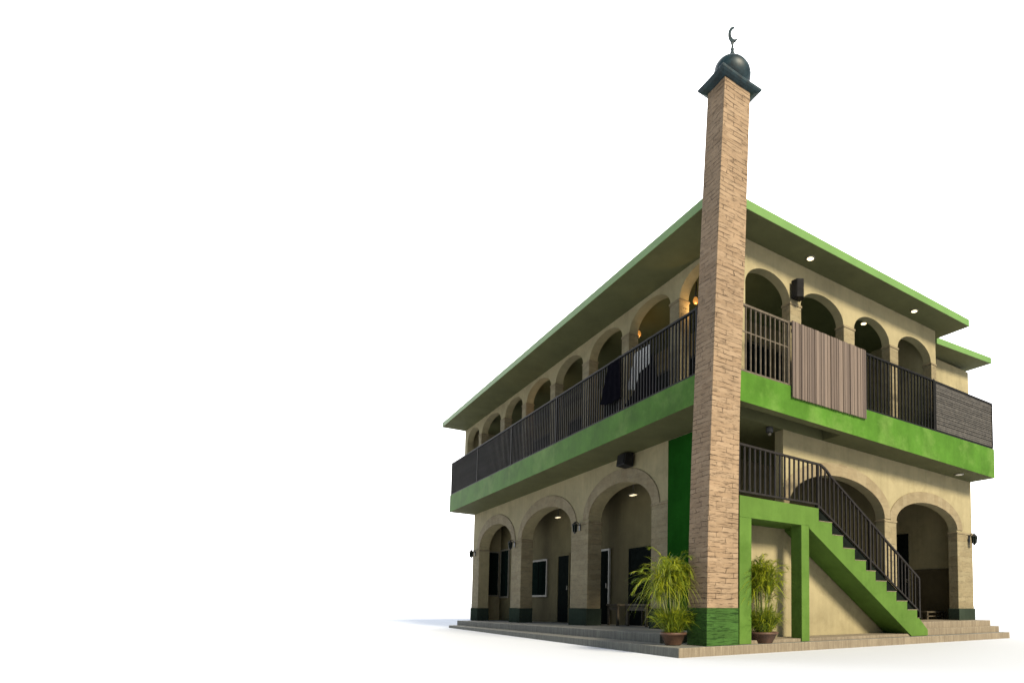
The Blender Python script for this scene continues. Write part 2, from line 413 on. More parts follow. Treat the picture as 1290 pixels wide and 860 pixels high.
# roofs
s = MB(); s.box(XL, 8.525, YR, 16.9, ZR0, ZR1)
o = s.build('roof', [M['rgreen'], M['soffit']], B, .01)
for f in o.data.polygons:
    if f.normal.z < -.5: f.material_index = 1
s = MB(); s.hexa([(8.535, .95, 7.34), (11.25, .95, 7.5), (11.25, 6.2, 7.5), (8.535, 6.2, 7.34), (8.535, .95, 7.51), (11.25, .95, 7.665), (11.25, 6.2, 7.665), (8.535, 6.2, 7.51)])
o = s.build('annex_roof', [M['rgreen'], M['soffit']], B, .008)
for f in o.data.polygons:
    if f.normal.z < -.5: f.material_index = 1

# columns clad in stone with dark plinths
def column(fn, u0, u1, d0, d1, z0, zp, z1, mat='tile', cap=True):
    e = .016; mb = MB()
    mb.prism([(u0-e, zp), (u1+e, zp), (u1+e, z1), (u0-e, z1)], fn, d0-e, d1+e)
    c = mb.build('column', M[mat], B, .01)
    if zp > z0+.05:
        q = MB(); q.prism([(u0-.035, z0), (u1+.035, z0), (u1+.035, zp), (u0-.035, zp)], fn, d0-.04, d1+.035); q.build('plinth', M['plinth'], c, .012)
    if cap:
        q = MB(); q.prism([(u0-.032, z1), (u1+.032, z1), (u1+.032, z1+.05), (u0-.032, z1+.05)], fn, d0-.03, d1+.028); q.build('impost', M['trim'], c, .012)
    return c
for u0, u1, z1 in ((14.72, 15.45-.02, 2.62), (10.67, 11.475, 2.68), (6.245, 7.175, 2.76), (2.74, 3.34, 2.82)):
    column(XF, u0, u1, XW, XW+.34, zfloor((u0+u1)/2)-.03, zfloor((u0+u1)/2)+.41, z1)
column(YF, 5.985, 6.375, YW, YW+.22, .42, .72, 2.6)
column(YF, 8.907, 9.585, YW, YW+.22, .42, .71, 2.55)
up = [16.9]+[v for o in UL for v in (o[1], o[0])]
for u0, u1 in ((14.83, 15.14), (12.43, 12.83), (10.54, 10.88), (8.40, 8.72), (6.34, 6.71), (4.38, 4.70), (2.41, 2.74)):
    column(XF, u0+.014, u1-.014, XW, XW+.22, ZSLAB, ZSLAB, 6.87)
for u0, u1 in ((3.078, 3.377), (4.662, 5.007), (6.245, 6.551), (7.889, 8.085)):
    column(YF, u0+.014, u1-.014, YW, YW+.2, ZSLAB, ZSLAB, 6.57)
# stone bands round the ground arches
cuts = [(11.075, None), (6.71, 11.07), (None, 6.705)]
for o, (c0, c1) in zip(GL, cuts):
    arch_band(XF, o, .3, XW-.022, XW+.05, cut0=c0, cut1=c1).build('arch_band', M['trim'], B, .008)
for o, (c0, c1) in zip(GR, ((2.89, 6.175), (6.18, None))):
    arch_band(YF, o, .25, YW-.022, YW+.05, cut0=c0, cut1=c1).build('arch_band', M['trim'], B, .008)
# green wall beside the pillar
s = MB(); s.box(XW-.05, XW-.004, 1.3, 2.70, .1, 4.07); s.build('green_wall', M['dgreen'], B, .006, label='tall dark green painted wall beside the pillar')

# windows and doors of the inner walls
def window(x0, y0, y1, z0, z1):
    f = MB(); t = .06
    f.box(x0-.05, x0-.002, y0-t, y1+t, z0-t, z0); f.box(x0-.05, x0-.002, y0-t, y1+t, z1, z1+t)
    f.box(x0-.05, x0-.002, y0-t, y0, z0, z1); f.box(x0-.05, x0-.002, y1, y1+t, z0, z1)
    wn = f.build('window', M['frame'], B)
    p = MB(); p.box(x0-.025, x0-.003, y0, y1, z0, z1); p.build('pane', M['glass'], wn)
    q = MB(); q.box(x0-.035, x0-.026, (y0+y1)/2-.02, (y0+y1)/2+.02, z0, z1); q.build('mullion', M['dark'], wn)
window(IX, 14.3, 15.1, 1.02, 2.68); window(IX, 10.9, 12.2, 1.04, 2.12)
f = MB(); f.box(2.06, 2.54, 15.21, 15.248, 1.02, 2.68); wn = f.build('window', M['frame'], B)
p = MB(); p.box(2.1, 2.5, 15.195, 15.209, 1.07, 2.62); p.build('pane', M['glass'], wn)
def door(x0, y0, y1, z0, z1, frame='white'):
    f = MB(); t = .05
    f.box(x0-.05, x0-.002, y0-t, y0, z0, z1); f.box(x0-.05, x0-.002, y1, y1+t, z0, z1); f.box(x0-.05, x0-.002, y0-t, y1+t, z1, z1+t)
    d = MB(); d.box(x0-.03, x0-.003, y0, y1, z0, z1); do = d.build('door', M['dark'], B)
    f.build('frame', M[frame], do)
    h = MB(); h.box(x0-.07, x0-.031, y0+.06, y0+.09, z0+.95, z0+1.07); h.build('handle', M['frame'], do)
door(IX, 9.25, 10.0, zfloor(9.5), 2.2, 'cream_in'); door(IX, 6.85, 7.7, zfloor(7), 2.18); door(IX, 4.3, 5.75, zfloor(5), 2.1, 'dark')
d = MB(); d.box(9.37, 9.397, 2.43, 2.80, .43, 2.74); do = d.build('door', M['dark'], B)
h = MB(); h.box(9.33, 9.369, 2.46, 2.49, 1.4, 1.5); h.build('handle', M['frame'], do)
d = MB(); d.box(9.36, 9.397, .96, 2.27, .43, 1.74); d.build('wainscot', M['wains'], B, .01)

for x0, x1 in ((3.7, 4.75), (4.95, 6.0), (6.2, 7.6)):  # dark panels added as doors to keep the sunlit gallery wall dark
    f = MB(); f.box(x0-.05, x0, 3.05, 3.098, ZSLAB, 6.9); f.box(x1, x1+.05, 3.05, 3.098, ZSLAB, 6.9); f.box(x0-.05, x1+.05, 3.05, 3.098, 6.901, 6.96)
    d = MB(); d.box(x0+.001, x1-.001, 3.07, 3.097, ZSLAB+.003, 6.9); do = d.build('door', M['dark'], B); f.build('frame', M['wood'], do)
for y0, y1 in ((3.3, 4.6), (5.2, 6.5), (7.6, 8.9), (10.2, 11.4), (13, 14.4)):
    f = MB(); f.box(3.45, 3.498, y0-.05, y0, ZSLAB, 6.8); f.box(3.45, 3.498, y1, y1+.05, ZSLAB, 6.8); f.box(3.45, 3.498, y0-.05, y1+.05, 6.801, 6.86)
    d = MB(); d.box(3.47, 3.497, y0+.001, y1-.001, ZSLAB+.003, 6.8); do = d.build('door', M['dark'], B); f.build('frame', M['wood'], do)

# ------------------------------------------------------------------ corner pillar with dome
P = thing('minaret_pillar', 'tall tan stone pillar at the corner, topped by a dark dome', 'minaret', (.9, .3, .147))
LV = [(.147, .560, 1.192, .56), (.73, .562, 1.190, .56), (1.8, .572, 1.190, .555), (3.0, .605, 1.203, .555), (3.85, .637, 1.220, .55), (5.0, .678, 1.262, .54), (6.2, .724, 1.315, .53), (7.8, .795, 1.374, .525), (9.52, .883, 1.440, .52)]
def shaft(lv, e, name, mat, y0=.05):
    mb = MB(); rings = [[mb.bm.verts.new(p) for p in ((a-e, y0-e, z), (b_+e, y0-e, z), (b_+e, c+e, z), (a-e, c+e, z))] for z, a, b_, c in lv]
    for p, q in zip(rings, rings[1:]):
        for i in range(4): mb.bm.faces.new((p[i], p[(i+1) % 4], q[(i+1) % 4], q[i]))
    mb.bm.faces.new(rings[0][::-1]); mb.bm.faces.new(rings[-1])
    return mb.build(name, mat, P, .008)
shaft(LV[1:], 0, 'shaft', M['stone']); shaft(LV[:2], .006, 'base', M['gtile'])
# curved square cap
c = MB(); cx, cy = 1.185, .295
prof = [(.275, .23, 9.49), (.32, .265, 9.50), (.39, .315, 9.525), (.425, .343, 9.55), (.432, .35, 9.575), (.42, .34, 9.595), (.38, .31, 9.62), (.32, .27, 9.66), (.27, .24, 9.70), (.2, .2, 9.73)]
rings = []
for hx, hy, z in prof:
    ring = []
    for k in range(32):
        t = k/8; sd = int(t); fr = t-sd
        corner = [(-1, -1), (1, -1), (1, 1), (-1, 1)]; p0, p1 = corner[sd], corner[(sd+1) % 4]
        ux, uy = p0[0]+(p1[0]-p0[0])*fr, p0[1]+(p1[1]-p0[1])*fr
        dip = .0
        ring.append(c.bm.verts.new((cx+ux*hx, cy+uy*hy, z+.012*abs(ux*uy))))
    rings.append(ring)
for a, b_ in zip(rings, rings[1:]):
    for k in range(32):
        f = c.bm.faces.new((a[k], a[(k+1) % 32], b_[(k+1) % 32], b_[k]))
c.bm.faces.new(rings[0][::-1]); c.bm.faces.new(rings[-1])
c.build('cap', M['cap'], P)
d = MB(); D = (1.24, .29, 9.68)
d.lathe([(.2, 0), (.235, .03), (.285, .085), (.316, .155), (.322, .225), (.308, .29), (.262, .36), (.185, .415), (.1, .45), (.04, .465)], D, 32)
d.build('dome', M['cap'], P)
for k in range(12):
    pass
f = MB(); F = (1.24, .29, 10.125)
f.lathe([(.055, 0), (.058, .06), (.048, .11), (.036, .12), (.044, .15), (.036, .18), (.022, .2), (.034, .235), (.022, .26), (.019, .32), (.03, .345), (.015, .37)], F, 16)
f.build('finial', M['cap'], P)
# crescent: opens away from the pillar, seen nearly edge on
q = MB(); n = 28; ax = Vector((.78, -.62, 0)); c0 = Vector((1.25, .285, 10.625))
ins, outs = [], []
for k in range(n+1):
    t = R(75+(330-75)*k/n); tt = k/n
    ro = .14; th = .075*math.sin(math.pi*tt)**.8+.004
    outs.append((ro*.62*math.cos(t), ro*math.sin(t))); ins.append(((ro-th)*.62*math.cos(t)+.006, (ro-th)*math.sin(t)))
nrm = ax.cross(Vector((0, 0, 1))).normalized()
for (a, b_) in ((outs, ins),):
    rows = []
    for (u, z), (u2, z2) in zip(a, b_):
        rows.append([q.bm.verts.new(c0+ax*uu+Vector((0, 0, 1))*zz+nrm*dd) for uu, zz, dd in ((u, z, -.013), (u, z, .013), (u2, z2, .013), (u2, z2, -.013))])
    for p1, p2 in zip(rows, rows[1:]):
        for i in range(4): q.bm.faces.new((p1[i], p2[i], p2[(i+1) % 4], p1[(i+1) % 4]))
    q.bm.faces.new(rows[0]); q.bm.faces.new(rows[-1][::-1])
q.build('crescent', M['cap'], P)

# ------------------------------------------------------------------ outside stair
S = thing('outdoor_staircase', 'bright green concrete staircase climbing from the right to the landing behind the pillar', 'staircase', (3.9, .4, .147))
ST = [(3.16, 2.535, 2.30), (3.52, 2.30, 2.075), (3.826, 2.075, 1.85), (4.17, 1.85, 1.64), (4.505, 1.64, 1.45), (4.80, 1.45, 1.26), (5.15, 1.26, 1.06), (5.47, 1.06, .87), (5.84, .87, .69), (6.19, .69, .52)]
poly = [(1.262, 2.565), (3.16, 2.535)]
for x, za, zb in ST: poly += [(x, zb)] if False else []
poly = [(1.262, 2.21), (1.262, 2.565), (ST[0][0], 2.535)]
for i, (x, za, zb) in enumerate(ST):
    poly.append((x, zb))
    if i+1 < len(ST): poly.append((ST[i+1][0], zb))
poly += [(6.26, .52), (6.57, .27), (6.57, .15), (5.98, .15), (2.905, 2.15), (2.905, 2.19)]
s = MB(); s.prism(poly, YF, .1, .715); s.build('stair_body', M['stairgreen'], S, .006)
s = MB(); s.box(1.262, 1.52, .1, .36, .148, 2.208); s.build('support_wall', M['stairgreen'], S, .006)
s = MB(); s.box(2.705, 2.9, .1, .36, .148, 2.208); s.build('support_wall', M['stairgreen'], S, .006)
for i, (x, za, zb) in enumerate(ST):
    x1 = ST[i+1][0] if i+1 < len(ST) else 6.25
    s = MB(); s.box(x+.002, x1+.008, .096, .716, zb+.001, zb+.012); s.build('tread', M['concR'], S)

SR = thing('stair_railing', 'black steel railing sloping down the green staircase', 'railing', (3.9, .13, 2.5))
yr = .16
top = [(1.24, 3.43), (3.28, 3.36), (3.42, 3.29), (3.55, 3.18), (6.355, 1.36)]
bot = [(1.24, 2.645), (3.17, 2.62), (6.355, .66)]
def lerp(pl, x):
    for (a, za), (b_, zb) in zip(pl, pl[1:]):
        if a <= x <= b_: return za+(zb-za)*(x-a)/(b_-a)
    return pl[-1][1]
r = MB()
for a, b_ in zip(top, top[1:]): r.bar((a[0], yr, a[1]), (b_[0], yr, b_[1]), .045, .04)
r.build('handrail', M['railmid'], SR, .004)
r = MB()
for a, b_ in zip(bot, bot[1:]): r.bar((a[0], yr, a[1]), (b_[0], yr, b_[1]), .035, .035)
r.build('bottom_rail', M['railmid'], SR, .004)
for px_, zb in ((6.355, .52), (4.70, 1.45), (3.20, 2.53)):
    r = MB(); r.box(px_-.022, px_+.022, yr-.022, yr+.022, zb, lerp(top, px_)); r.build('post', M['railmid'], SR)
r = MB(); r.prism([(3.165, 2.61), (3.165, 2.25), (6.05, .48), (6.30, .53), (6.34, .66)], YF, yr+.03, yr+.045); r.build('dark_gap_plate', M['dark'], SR)  # dark plate filling the gaps between the steps and bottom rail
proto = None; x = 1.3
while x < 6.32:
    if min(abs(x-v) for v in (6.355, 4.70, 3.20)) > .05:
        r = MB(); r.box(x-.0135, x+.0135, yr-.012, yr+.012, lerp(bot, x), lerp(top, x)); r.build('baluster', M['railmid'], SR)
    x += .117

# ------------------------------------------------------------------ balcony railings
ZT_, ZB_ = 5.79, 4.665
def railing(fn, u0, u1, d, label, mid=False, step=.102, ends=(True, True), mat='metal', bw=.0125):
    t = thing('balcony_railing', label, 'railing', fn((u0+u1)/2, ZSLAB, d), 'bar railings along the balcony edge')
    r = MB(); r.prism([(u0, ZT_-.02), (u1, ZT_-.02), (u1, ZT_+.02), (u0, ZT_+.02)], fn, d-.025, d+.025); r.build('top_rail', M[mat], t, .006)
    r = MB(); r.prism([(u0, ZB_-.017), (u1, ZB_-.017), (u1, ZB_+.017), (u0, ZB_+.017)], fn, d-.018, d+.018); r.build('bottom_rail', M[mat], t, .004)
    if mid:
        r = MB(); r.prism([(u0, 5.33), (u1, 5.33), (u1, 5.35), (u0, 5.35)], fn, d-.008, d+.008); r.build('middle_rail', M[mat], t)
    for e, u in zip(ends, (u0, u1)):
        if e:
            r = MB(); r.prism([(u-.026, ZSLAB), (u+.026, ZSLAB), (u+.026, ZT_+.035), (u-.026, ZT_+.035)], fn, d-.024, d+.024)
            r.prism([(u-.035, ZSLAB), (u+.035, ZSLAB), (u+.035, ZSLAB+.012), (u-.035, ZSLAB+.012)], fn, d-.04, d+.04); r.build('post', M[mat], t, .004)
    n = max(1, round((u1-u0)/step)); pr = None
    for k in range(1, n):
        u = u0+(u1-u0)*k/n
        if pr is None:
            r = MB(); r.prism([(u-bw, ZB_+.018), (u+bw, ZB_+.018), (u+bw, ZT_-.021), (u-bw, ZT_-.021)], fn, d-.0125, d+.0125)
            pr = r.build('baluster', M[mat], t); ub = u; base = pr.location.copy()
        else:
            c_ = pr.copy(); col.objects.link(c_); c_.parent = t
            c_.location = base+Vector(fn(u, 0, 0))-Vector(fn(ub, 0, 0))
    return t
yb, xb = YR+.045, XL+.045
railing(YF, 1.30, 2.43, yb, 'short balcony railing with sunlight coloured into its pale bars between the stone pillar and the brown slatted screen', True, .112, (False, True), 'rail_sunlit', .009)
railing(YF, 2.43, 4.50, yb+.0, 'black balcony railing behind the brown slatted screen', False, .11, (False, True))
railing(YF, 4.50, 7.0, yb, 'black balcony railing between the brown slatted screen and the dark slatted panel', False, .12, (False, True))
LSEC = [(.72, 3.34), (3.34, 6.4), (6.4, 9.45), (9.45, 12.5), (12.5, 15.46)]
LLAB = ['black balcony railing left of the stone pillar, in front of the white cloth',
        'black balcony railing whose corner post carries the dark hanging cloth',
        'black balcony railing at the middle of the long left balcony',
        'second railing section in from the far left end of the long balcony',
        'black balcony railing at the far left end of the long balcony']
for i, (a, b_) in enumerate(LSEC): railing(XF, a, b_, xb, LLAB[i], False, .104, (i == 0, True))

# brown vertical slat screen hung on the rail
SC = thing('slatted_screen', 'brown screen of upright wooden slats hung over the balcony railing', 'screen', (3.47, .05, 4.4))
s = MB(); x = 2.43; k = 0
while x < 4.49:
    wd = random.choice((.035, .045, .055, .07)); wd = min(wd, 4.50-x); dp = random.uniform(.012, .03)
    s.box(x+.003, x+wd-.003, .062-dp, .064, 4.425, 5.80+random.uniform(-.004, .004)); x += wd
s.build('slat_panel', M['slat'], SC)
s = MB(); s.box(2.44, 4.49, .0645, .082, 4.6, 4.66); s.box(2.44, 4.49, .0645, .082, 5.6, 5.66); s.build('batten', M['wood'], SC)

# dark horizontal slat panel at the right end
DP = thing('dark_slatted_panel', 'dark panel of thin horizontal slats at the right end of the balcony', 'screen', (8.3, .12, ZSLAB))
s = MB(); z = 4.70
while z < 5.74:
    hh = random.uniform(.022, .042); s.box(7.05, 9.52, yb-.012-random.uniform(0, .012), yb+.01, z, z+hh); z += hh+random.uniform(.008, .02)
s.build('slat_panel', M['dslat'], DP)
s = MB(); s.box(7.03, 9.54, yb+.0105, yb+.02, 4.69, 5.75); s.build('backing', M['dark'], DP)
s = MB(); s.box(7.0, 9.56, yb-.028, yb+.028, 5.751, 5.80); s.box(7.0, 9.56, yb-.022, yb+.022, 4.64, 4.685)
s.box(7.022, 7.06, yb-.03, yb+.03, 4.686, 5.75); s.box(9.52, 9.56, yb-.03, yb+.03, 4.686, 5.75); s.build('frame', M['metal'], DP)

# cloths on the left railing
def drape(name, y0, y1, ztop, zbot, x0, mat, skew, label, ny=14, nz=12, tilt=0):
    s = MB(); vs = []
    for j in range(nz+1):
        row = []
        for i in range(ny+1):
            u, v = i/ny, j/nz
            y = y0+(y1-y0)*u; y = (y0+y1)/2+(y-(y0+y1)/2)*(.55+.45*v)+skew*v
            zz = ztop+(zbot-ztop)*v+(tilt*(.5-u)**3*6*(1-v))-.06*v*math.sin(u*3.1+.3)
            row.append(s.bm.verts.new((x0-.02*math.sin(u*19+v*2)*(.3+v)-.02*v, y, zz)))
        vs.append(row)
    for j in range(nz):
        for i in range(ny): f = s.bm.faces.new((vs[j][i], vs[j][i+1], vs[j+1][i+1], vs[j+1][i])); f.smooth = True
    o = s.build(name, mat); md = o.modifiers.new('cloth', 'SOLIDIFY'); md.thickness = .01
    tag(o, label, 'cloth'); return o
drape('hanging_cloth', 3.1, 3.95, 5.76, 4.95, xb-.035, M['cloth'], .05, 'dark cloth draped over the left balcony railing')
drape('hanging_cloth', 2.25, 3.25, 5.82, 5.1, xb+.17, M['wcloth'], 0, 'white cloth hanging behind the left balcony railing near the pillar')
drape('hanging_cloth', 1.9, 3.1, 5.32, 4.72, xb+.07, M['cloth'], .1, 'black cloth bundled low behind the railing under the white cloth', tilt=.45)

# ------------------------------------------------------------------ lamps, speakers
def lantern(fn, u, z, d, label):
    sgn = -1; t = thing('wall_lantern', label, 'lamp', fn(u, z, d), 'black lanterns on the arcade columns')
    P_ = lambda a, dz, dd: Vector(fn(u+a, z+dz, d-dd))
    m1 = MB(); m1.prism([(u-.04, z-.09), (u+.04, z-.09), (u+.04, z+.09), (u-.04, z+.09)], fn, d-.018, d); m1.build('wall_plate', M['lamp_metal'], t, .006)
    m1 = MB(); m1.tube([P_(0, .04, .015), P_(0, .12, .06), P_(0, .13, .12), P_(0, .09, .14)], .011, 8); m1.build('bracket', M['lamp_metal'], t)
    c = fn(u, z-.13, d-.14); m1 = MB(); m1.lathe([(.035, 0), (.05, .03), (.065, .17)], c, 6, smooth=False); m1.build('glass', M['glass'], t)
    m1 = MB(); m1.lathe([(.085, .172), (.088, .18), (.05, .215), (.02, .24), (.012, .26)], c, 6, smooth=False); m1.lathe([(.012, -.045), (.03, -.02), (.042, -.002)], c, 6, smooth=False)
    for k in range(6):
        a = math.pi*k/3; m1.bar((c[0]+.051*math.cos(a), c[1]+.051*math.sin(a), c[2]-.001), (c[0]+.067*math.cos(a), c[1]+.067*math.sin(a), c[2]+.175), .012)
    m1.build('hood', M['lamp_metal'], t)
lantern(XF, 15.15, 2.56, XW-.02, 'black lantern on the far left corner column')
lantern(XF, 11.2, 2.60, XW-.02, 'black lantern on the column between the two left arches farthest from the pillar')
lantern(XF, 6.68, 2.70, XW-.02, 'black lantern on the column left of the arch nearest the pillar')
lantern(YF, 9.42, 2.46, YW-.02, 'black lantern on the right end column beside the steps')

def downlight(x, y, z, label, mat='down', r=.066):
    t = thing('downlight', label, 'light', (x, y, z), 'round recessed lights')
    m1 = MB(); m1.lathe([(r+.025, -.012), (r+.025, -.002)], (x, y, z), 24); m1.lathe([(r, -.018), (r+.012, -.0125)], (x, y, z), 24); m1.build('ring', M['frame'], t)
    m1 = MB(); m1.lathe([(r*.5, -.028), (r*.92, -.02), (r*.95, -.0185)], (x, y, z), 20); m1.build('lens', M[mat], t)
downlight(3.346, .44, ZR0, 'lit round downlight in the roof soffit nearest the pillar')
downlight(6.783, .44, ZR0, 'lit round downlight in the roof soffit towards its right end')
downlight(6.38, 1.53, ZR0, 'lit round downlight seen inside the third upper arch from the pillar')
downlight(8.55, .45, zsoff(8.55, .45), 'pale round lamp under the green balcony at its right end', 'unlit', .085)
def tube_lamp(x, y, z, label):
    t = thing('ceiling_lamp', label, 'light', (x, y, z), 'ceiling lamps in the left arcade')
    m1 = MB(); m1.box(x-.06, x+.06, y-.13, y+.13, z-.025, z); m1.build('housing', M['frame'], t, .006)
    m1 = MB(); m1.box(x-.045, x+.045, y-.11, y+.11, z-.045, z-.026); m1.build('lens', M['tube'], t, .01)
tube_lamp(2.3, 9.5, 3.35, 'lit ceiling lamp inside the middle left arch'); tube_lamp(2.3, 5.2, 3.42, 'lit ceiling lamp inside the left arch nearest the pillar')
for x, y in ((2.3, 9.5), (2.3, 5.2)):
    pass
def rod(x, y, z0, z1, parent):
    m1 = MB(); m1.tube([(x, y, z0), (x, y, z1)], .008, 6); m1.build('rod', M['lamp_metal'], parent)
for o_, (zz, y) in zip([o for o in bpy.data.objects if o.name.startswith('ceiling_lamp')], ((3.35, 9.5), (3.42, 5.2))):
    rod(2.3, y, zz, 4.2, o_)

def bulb_lamp(x, y, z, label, e=6):
    t = thing('wall_lamp', label, 'lamp', (x, y, z), 'glowing lamps of the upper gallery')
    m1 = MB(); m1.lathe([(.02, -.065), (.045, -.04), (.058, 0), (.045, .04), (.025, .075)], (x, y, z), 16); m1.build('globe', M['bulb'], t)
    m1 = MB(); m1.tube([(x, y, z+.07), (x, y, z+.13), (x+.02, y, z+.4)], .014, 8); m1.lathe([(.03, .07), (.045, .08), (.03, .1)], (x, y, z), 12); m1.build('holder', M['lamp_metal'], t)
    l = bpy.data.lights.new('glow', 'POINT'); l.energy = e; l.color = (1, .6, .25); l.shadow_soft_size = .08
    lo = bpy.data.objects.new('lamp_glow', l); col.objects.link(lo); lo.parent = t; lo.location = (-.0, -.0, -.14)
bulb_lamp(1.95, 4.46, 7.0, 'glowing amber lamp inside the second upper arch left of the pillar')
bulb_lamp(1.95, 2.26, 6.9, 'glowing amber lamp just left of the stone pillar on the upper floor')
bulb_lamp(2.2, 9.9, 6.75, 'glowing amber lamp inside the fifth upper arch left of the pillar', 3)

def speaker(pts, label, depth_fn, name='loudspeaker'):
    pass
t = thing('loudspeaker', 'black box loudspeaker on the upper column beside the pillar', 'speaker', (3.23, .6, 6.85), 'black loudspeakers on the walls')
a = MB(); zc = 6.83
a.prism([(3.07, .69), (3.09, .55), (3.19, .47), (3.29, .56), (3.30, .69)], lambda u, w, d: (u, w, d), zc-.17, zc+.19); a.build('case', M['speaker'], t, .012)
a = MB(); a.prism([(3.1, .537), (3.185, .466), (3.19, .472), (3.105, .546)], lambda u, w, d: (u, w, d), zc-.14, zc+.16); a.build('grille', M['metal'], t)
a = MB(); a.box(3.16, 3.22, .691, .726, zc-.06, zc+.06); a.build('bracket', M['metal'], t)
t = thing('loudspeaker', 'black box loudspeaker under the balcony above the left arch nearest the pillar', 'speaker', (1.5, 4.2, 4.0), 'black loudspeakers on the walls')
a = MB(); a.hexa([(1.36, 4.02, 3.80), (1.60, 4.02, 3.78), (1.60, 4.38, 3.78), (1.36, 4.38, 3.80), (1.40, 4.02, 4.06), (1.60, 4.02, 4.08), (1.60, 4.38, 4.08), (1.40, 4.38, 4.06)]); a.build('case', M['speaker'], t, .012)
a = MB(); a.hexa([(1.352, 4.05, 3.83), (1.37, 4.05, 3.83), (1.37, 4.35, 3.83), (1.352, 4.35, 3.83), (1.384, 4.05, 4.04), (1.40, 4.05, 4.04), (1.40, 4.35, 4.04), (1.384, 4.35, 4.04)]); a.build('grille', M['metal'], t)
a = MB(); a.box(1.6, 1.656, 4.16, 4.24, 3.88, 3.98); a.build('bracket', M['metal'], t)
t = thing('hanging_lamp', 'small dark lamp hanging under the balcony above the stair landing', 'lamp', (2.6, .75, 4.1))
a = MB(); a.tube([(2.6, .8, 4.36), (2.6, .8, 4.2)], .012, 8); a.build('cord', M['lamp_metal'], t)
a = MB(); a.lathe([(.05, -.12), (.07, -.1), (.06, .06), (.025, .1)], (2.6, .8, 4.1), 14); a.build('lamp_shade', M['lamp_metal'], t)
a = MB(); a.lathe([(.02, -.17), (.035, -.15), (.03, -.121)], (2.6, .8, 4.1), 12); a.build('bulb', M['frame'], t)

# ------------------------------------------------------------------ furniture in the arcades
def table(name, label, cat, x0, x1, y0, y1, z0, z1, mat, slats=False, group=None):
    t = thing(name, label, cat, ((x0+x1)/2, (y0+y1)/2, z0), group)
    a = MB()
    a.box(x0, x1, y0, y1, z1-.05, z1); a.build('seat' if cat != 'table' else 'table_top', M[mat], t, .008)
    for x in (x0+.03, x1-.07):
        for y in (y0+.03, y1-.07):
            a = MB(); a.box(x, x+.05, y, y+.05, z0, z1-.051); a.build('leg', M[mat], t)
    a = MB(); a.box(x0+.04, x0+.06, y0+.085, y1-.075, z1-.15, z1-.06); a.build('apron', M[mat], t)
table('wooden_table', 'wooden table inside the left arch nearest the pillar, half hidden by the palm', 'table', 2.0, 2.5, 4.1, 5.0, zfloor(4.5), .78, 'wood')
table('wooden_stool', 'square wooden stool inside the left arch nearest the pillar', 'stool', 2.1, 2.45, 5.55, 6.1, zfloor(5.8), .78, 'wood')
t = thing('low_bench', 'low wooden bench behind the foot of the staircase in the right arch', 'bench', (8.5, 1.15, .43))
a = MB(); a.box(8.55, 9.33, 1.36, 1.6, .60, .64); a.build('seat', M['wood'], t, .006)
a = MB(); a.box(8.58, 9.3, 1.37, 1.39, .5, .53); a.build('stretcher', M['wood'], t)
for x in (8.57, 9.26):
    for y in (1.37, 1.54):
        a = MB(); a.box(x, x+.045, y, y+.045, .43, .599); a.build('leg', M['wood'], t)

# ------------------------------------------------------------------ potted palms
def frond(mb, base, az, length, rise, droop, n=20, leaf=.2, mat=0, width=.011, start=.25):
    """arching midrib with two rows of narrow leaflets"""
    d = Vector((math.cos(az), math.sin(az), 0)); pts = []
    for k in range(n+1):
        t = k/n; r = length*(math.sin(rise)*0+t*math.cos(rise)*(1-.12*t)); z = length*(t*math.sin(rise)-droop*t*t)
        pts.append(Vector(base)+d*r+Vector((0, 0, z)))
    sideways = Vector((-d.y, d.x, 0))
    for k in range(n):
        a, b_ = pts[k], pts[k+1]; w_ = .005*(1-k/n)+.0015; up = Vector((0, 0, 1))
        mb.face([a-sideways*w_, a+sideways*w_, b_+sideways*w_*.9, b_-sideways*w_*.9], mat)
        mb.face([a-up*w_, a+up*w_, b_+up*w_*.9, b_-up*w_*.9], mat)
        t = k/n
        if t < start: continue
        tang = (b_-a).normalized(); ln = leaf*(math.sin(math.pi*min(1, (t-start)/(1-start)*.85+.15))**.6)*random.uniform(.8, 1.15)
        for sg in (-1, 1):
            dr = (sideways*sg*random.uniform(.55, .8)+tang*random.uniform(.7, 1.0)+Vector((0, 0, random.uniform(-.1, .3)))).normalized()
            p0 = a.lerp(b_, random.random()); wv = dr.cross(Vector((0, 0, 1)))
            wv = (wv.normalized() if wv.length > .05 else tang)*width*random.uniform(.75, 1.2); wv += Vector((0, 0, random.uniform(-.5, .5)*width))
            p1 = p0+dr*ln*.5+Vector((0, 0, -.01)); p2 = p0+dr*ln+Vector((0, 0, -ln*random.uniform(.15, .5)))
            mb.bm.faces.new([mb.bm.verts.new(q) for q in (p0-wv*.4, p0+wv*.4)]+[]) if False else None
            v = [mb.bm.verts.new(q) for q in (p0-wv*.35, p0+wv*.35, p1+wv, p1-wv, p2)]
            f = mb.bm.faces.new((v[0], v[1], v[2], v[3])); f.material_index = mat
            f = mb.bm.faces.new((v[3], v[2], v[4])); f.material_index = mat

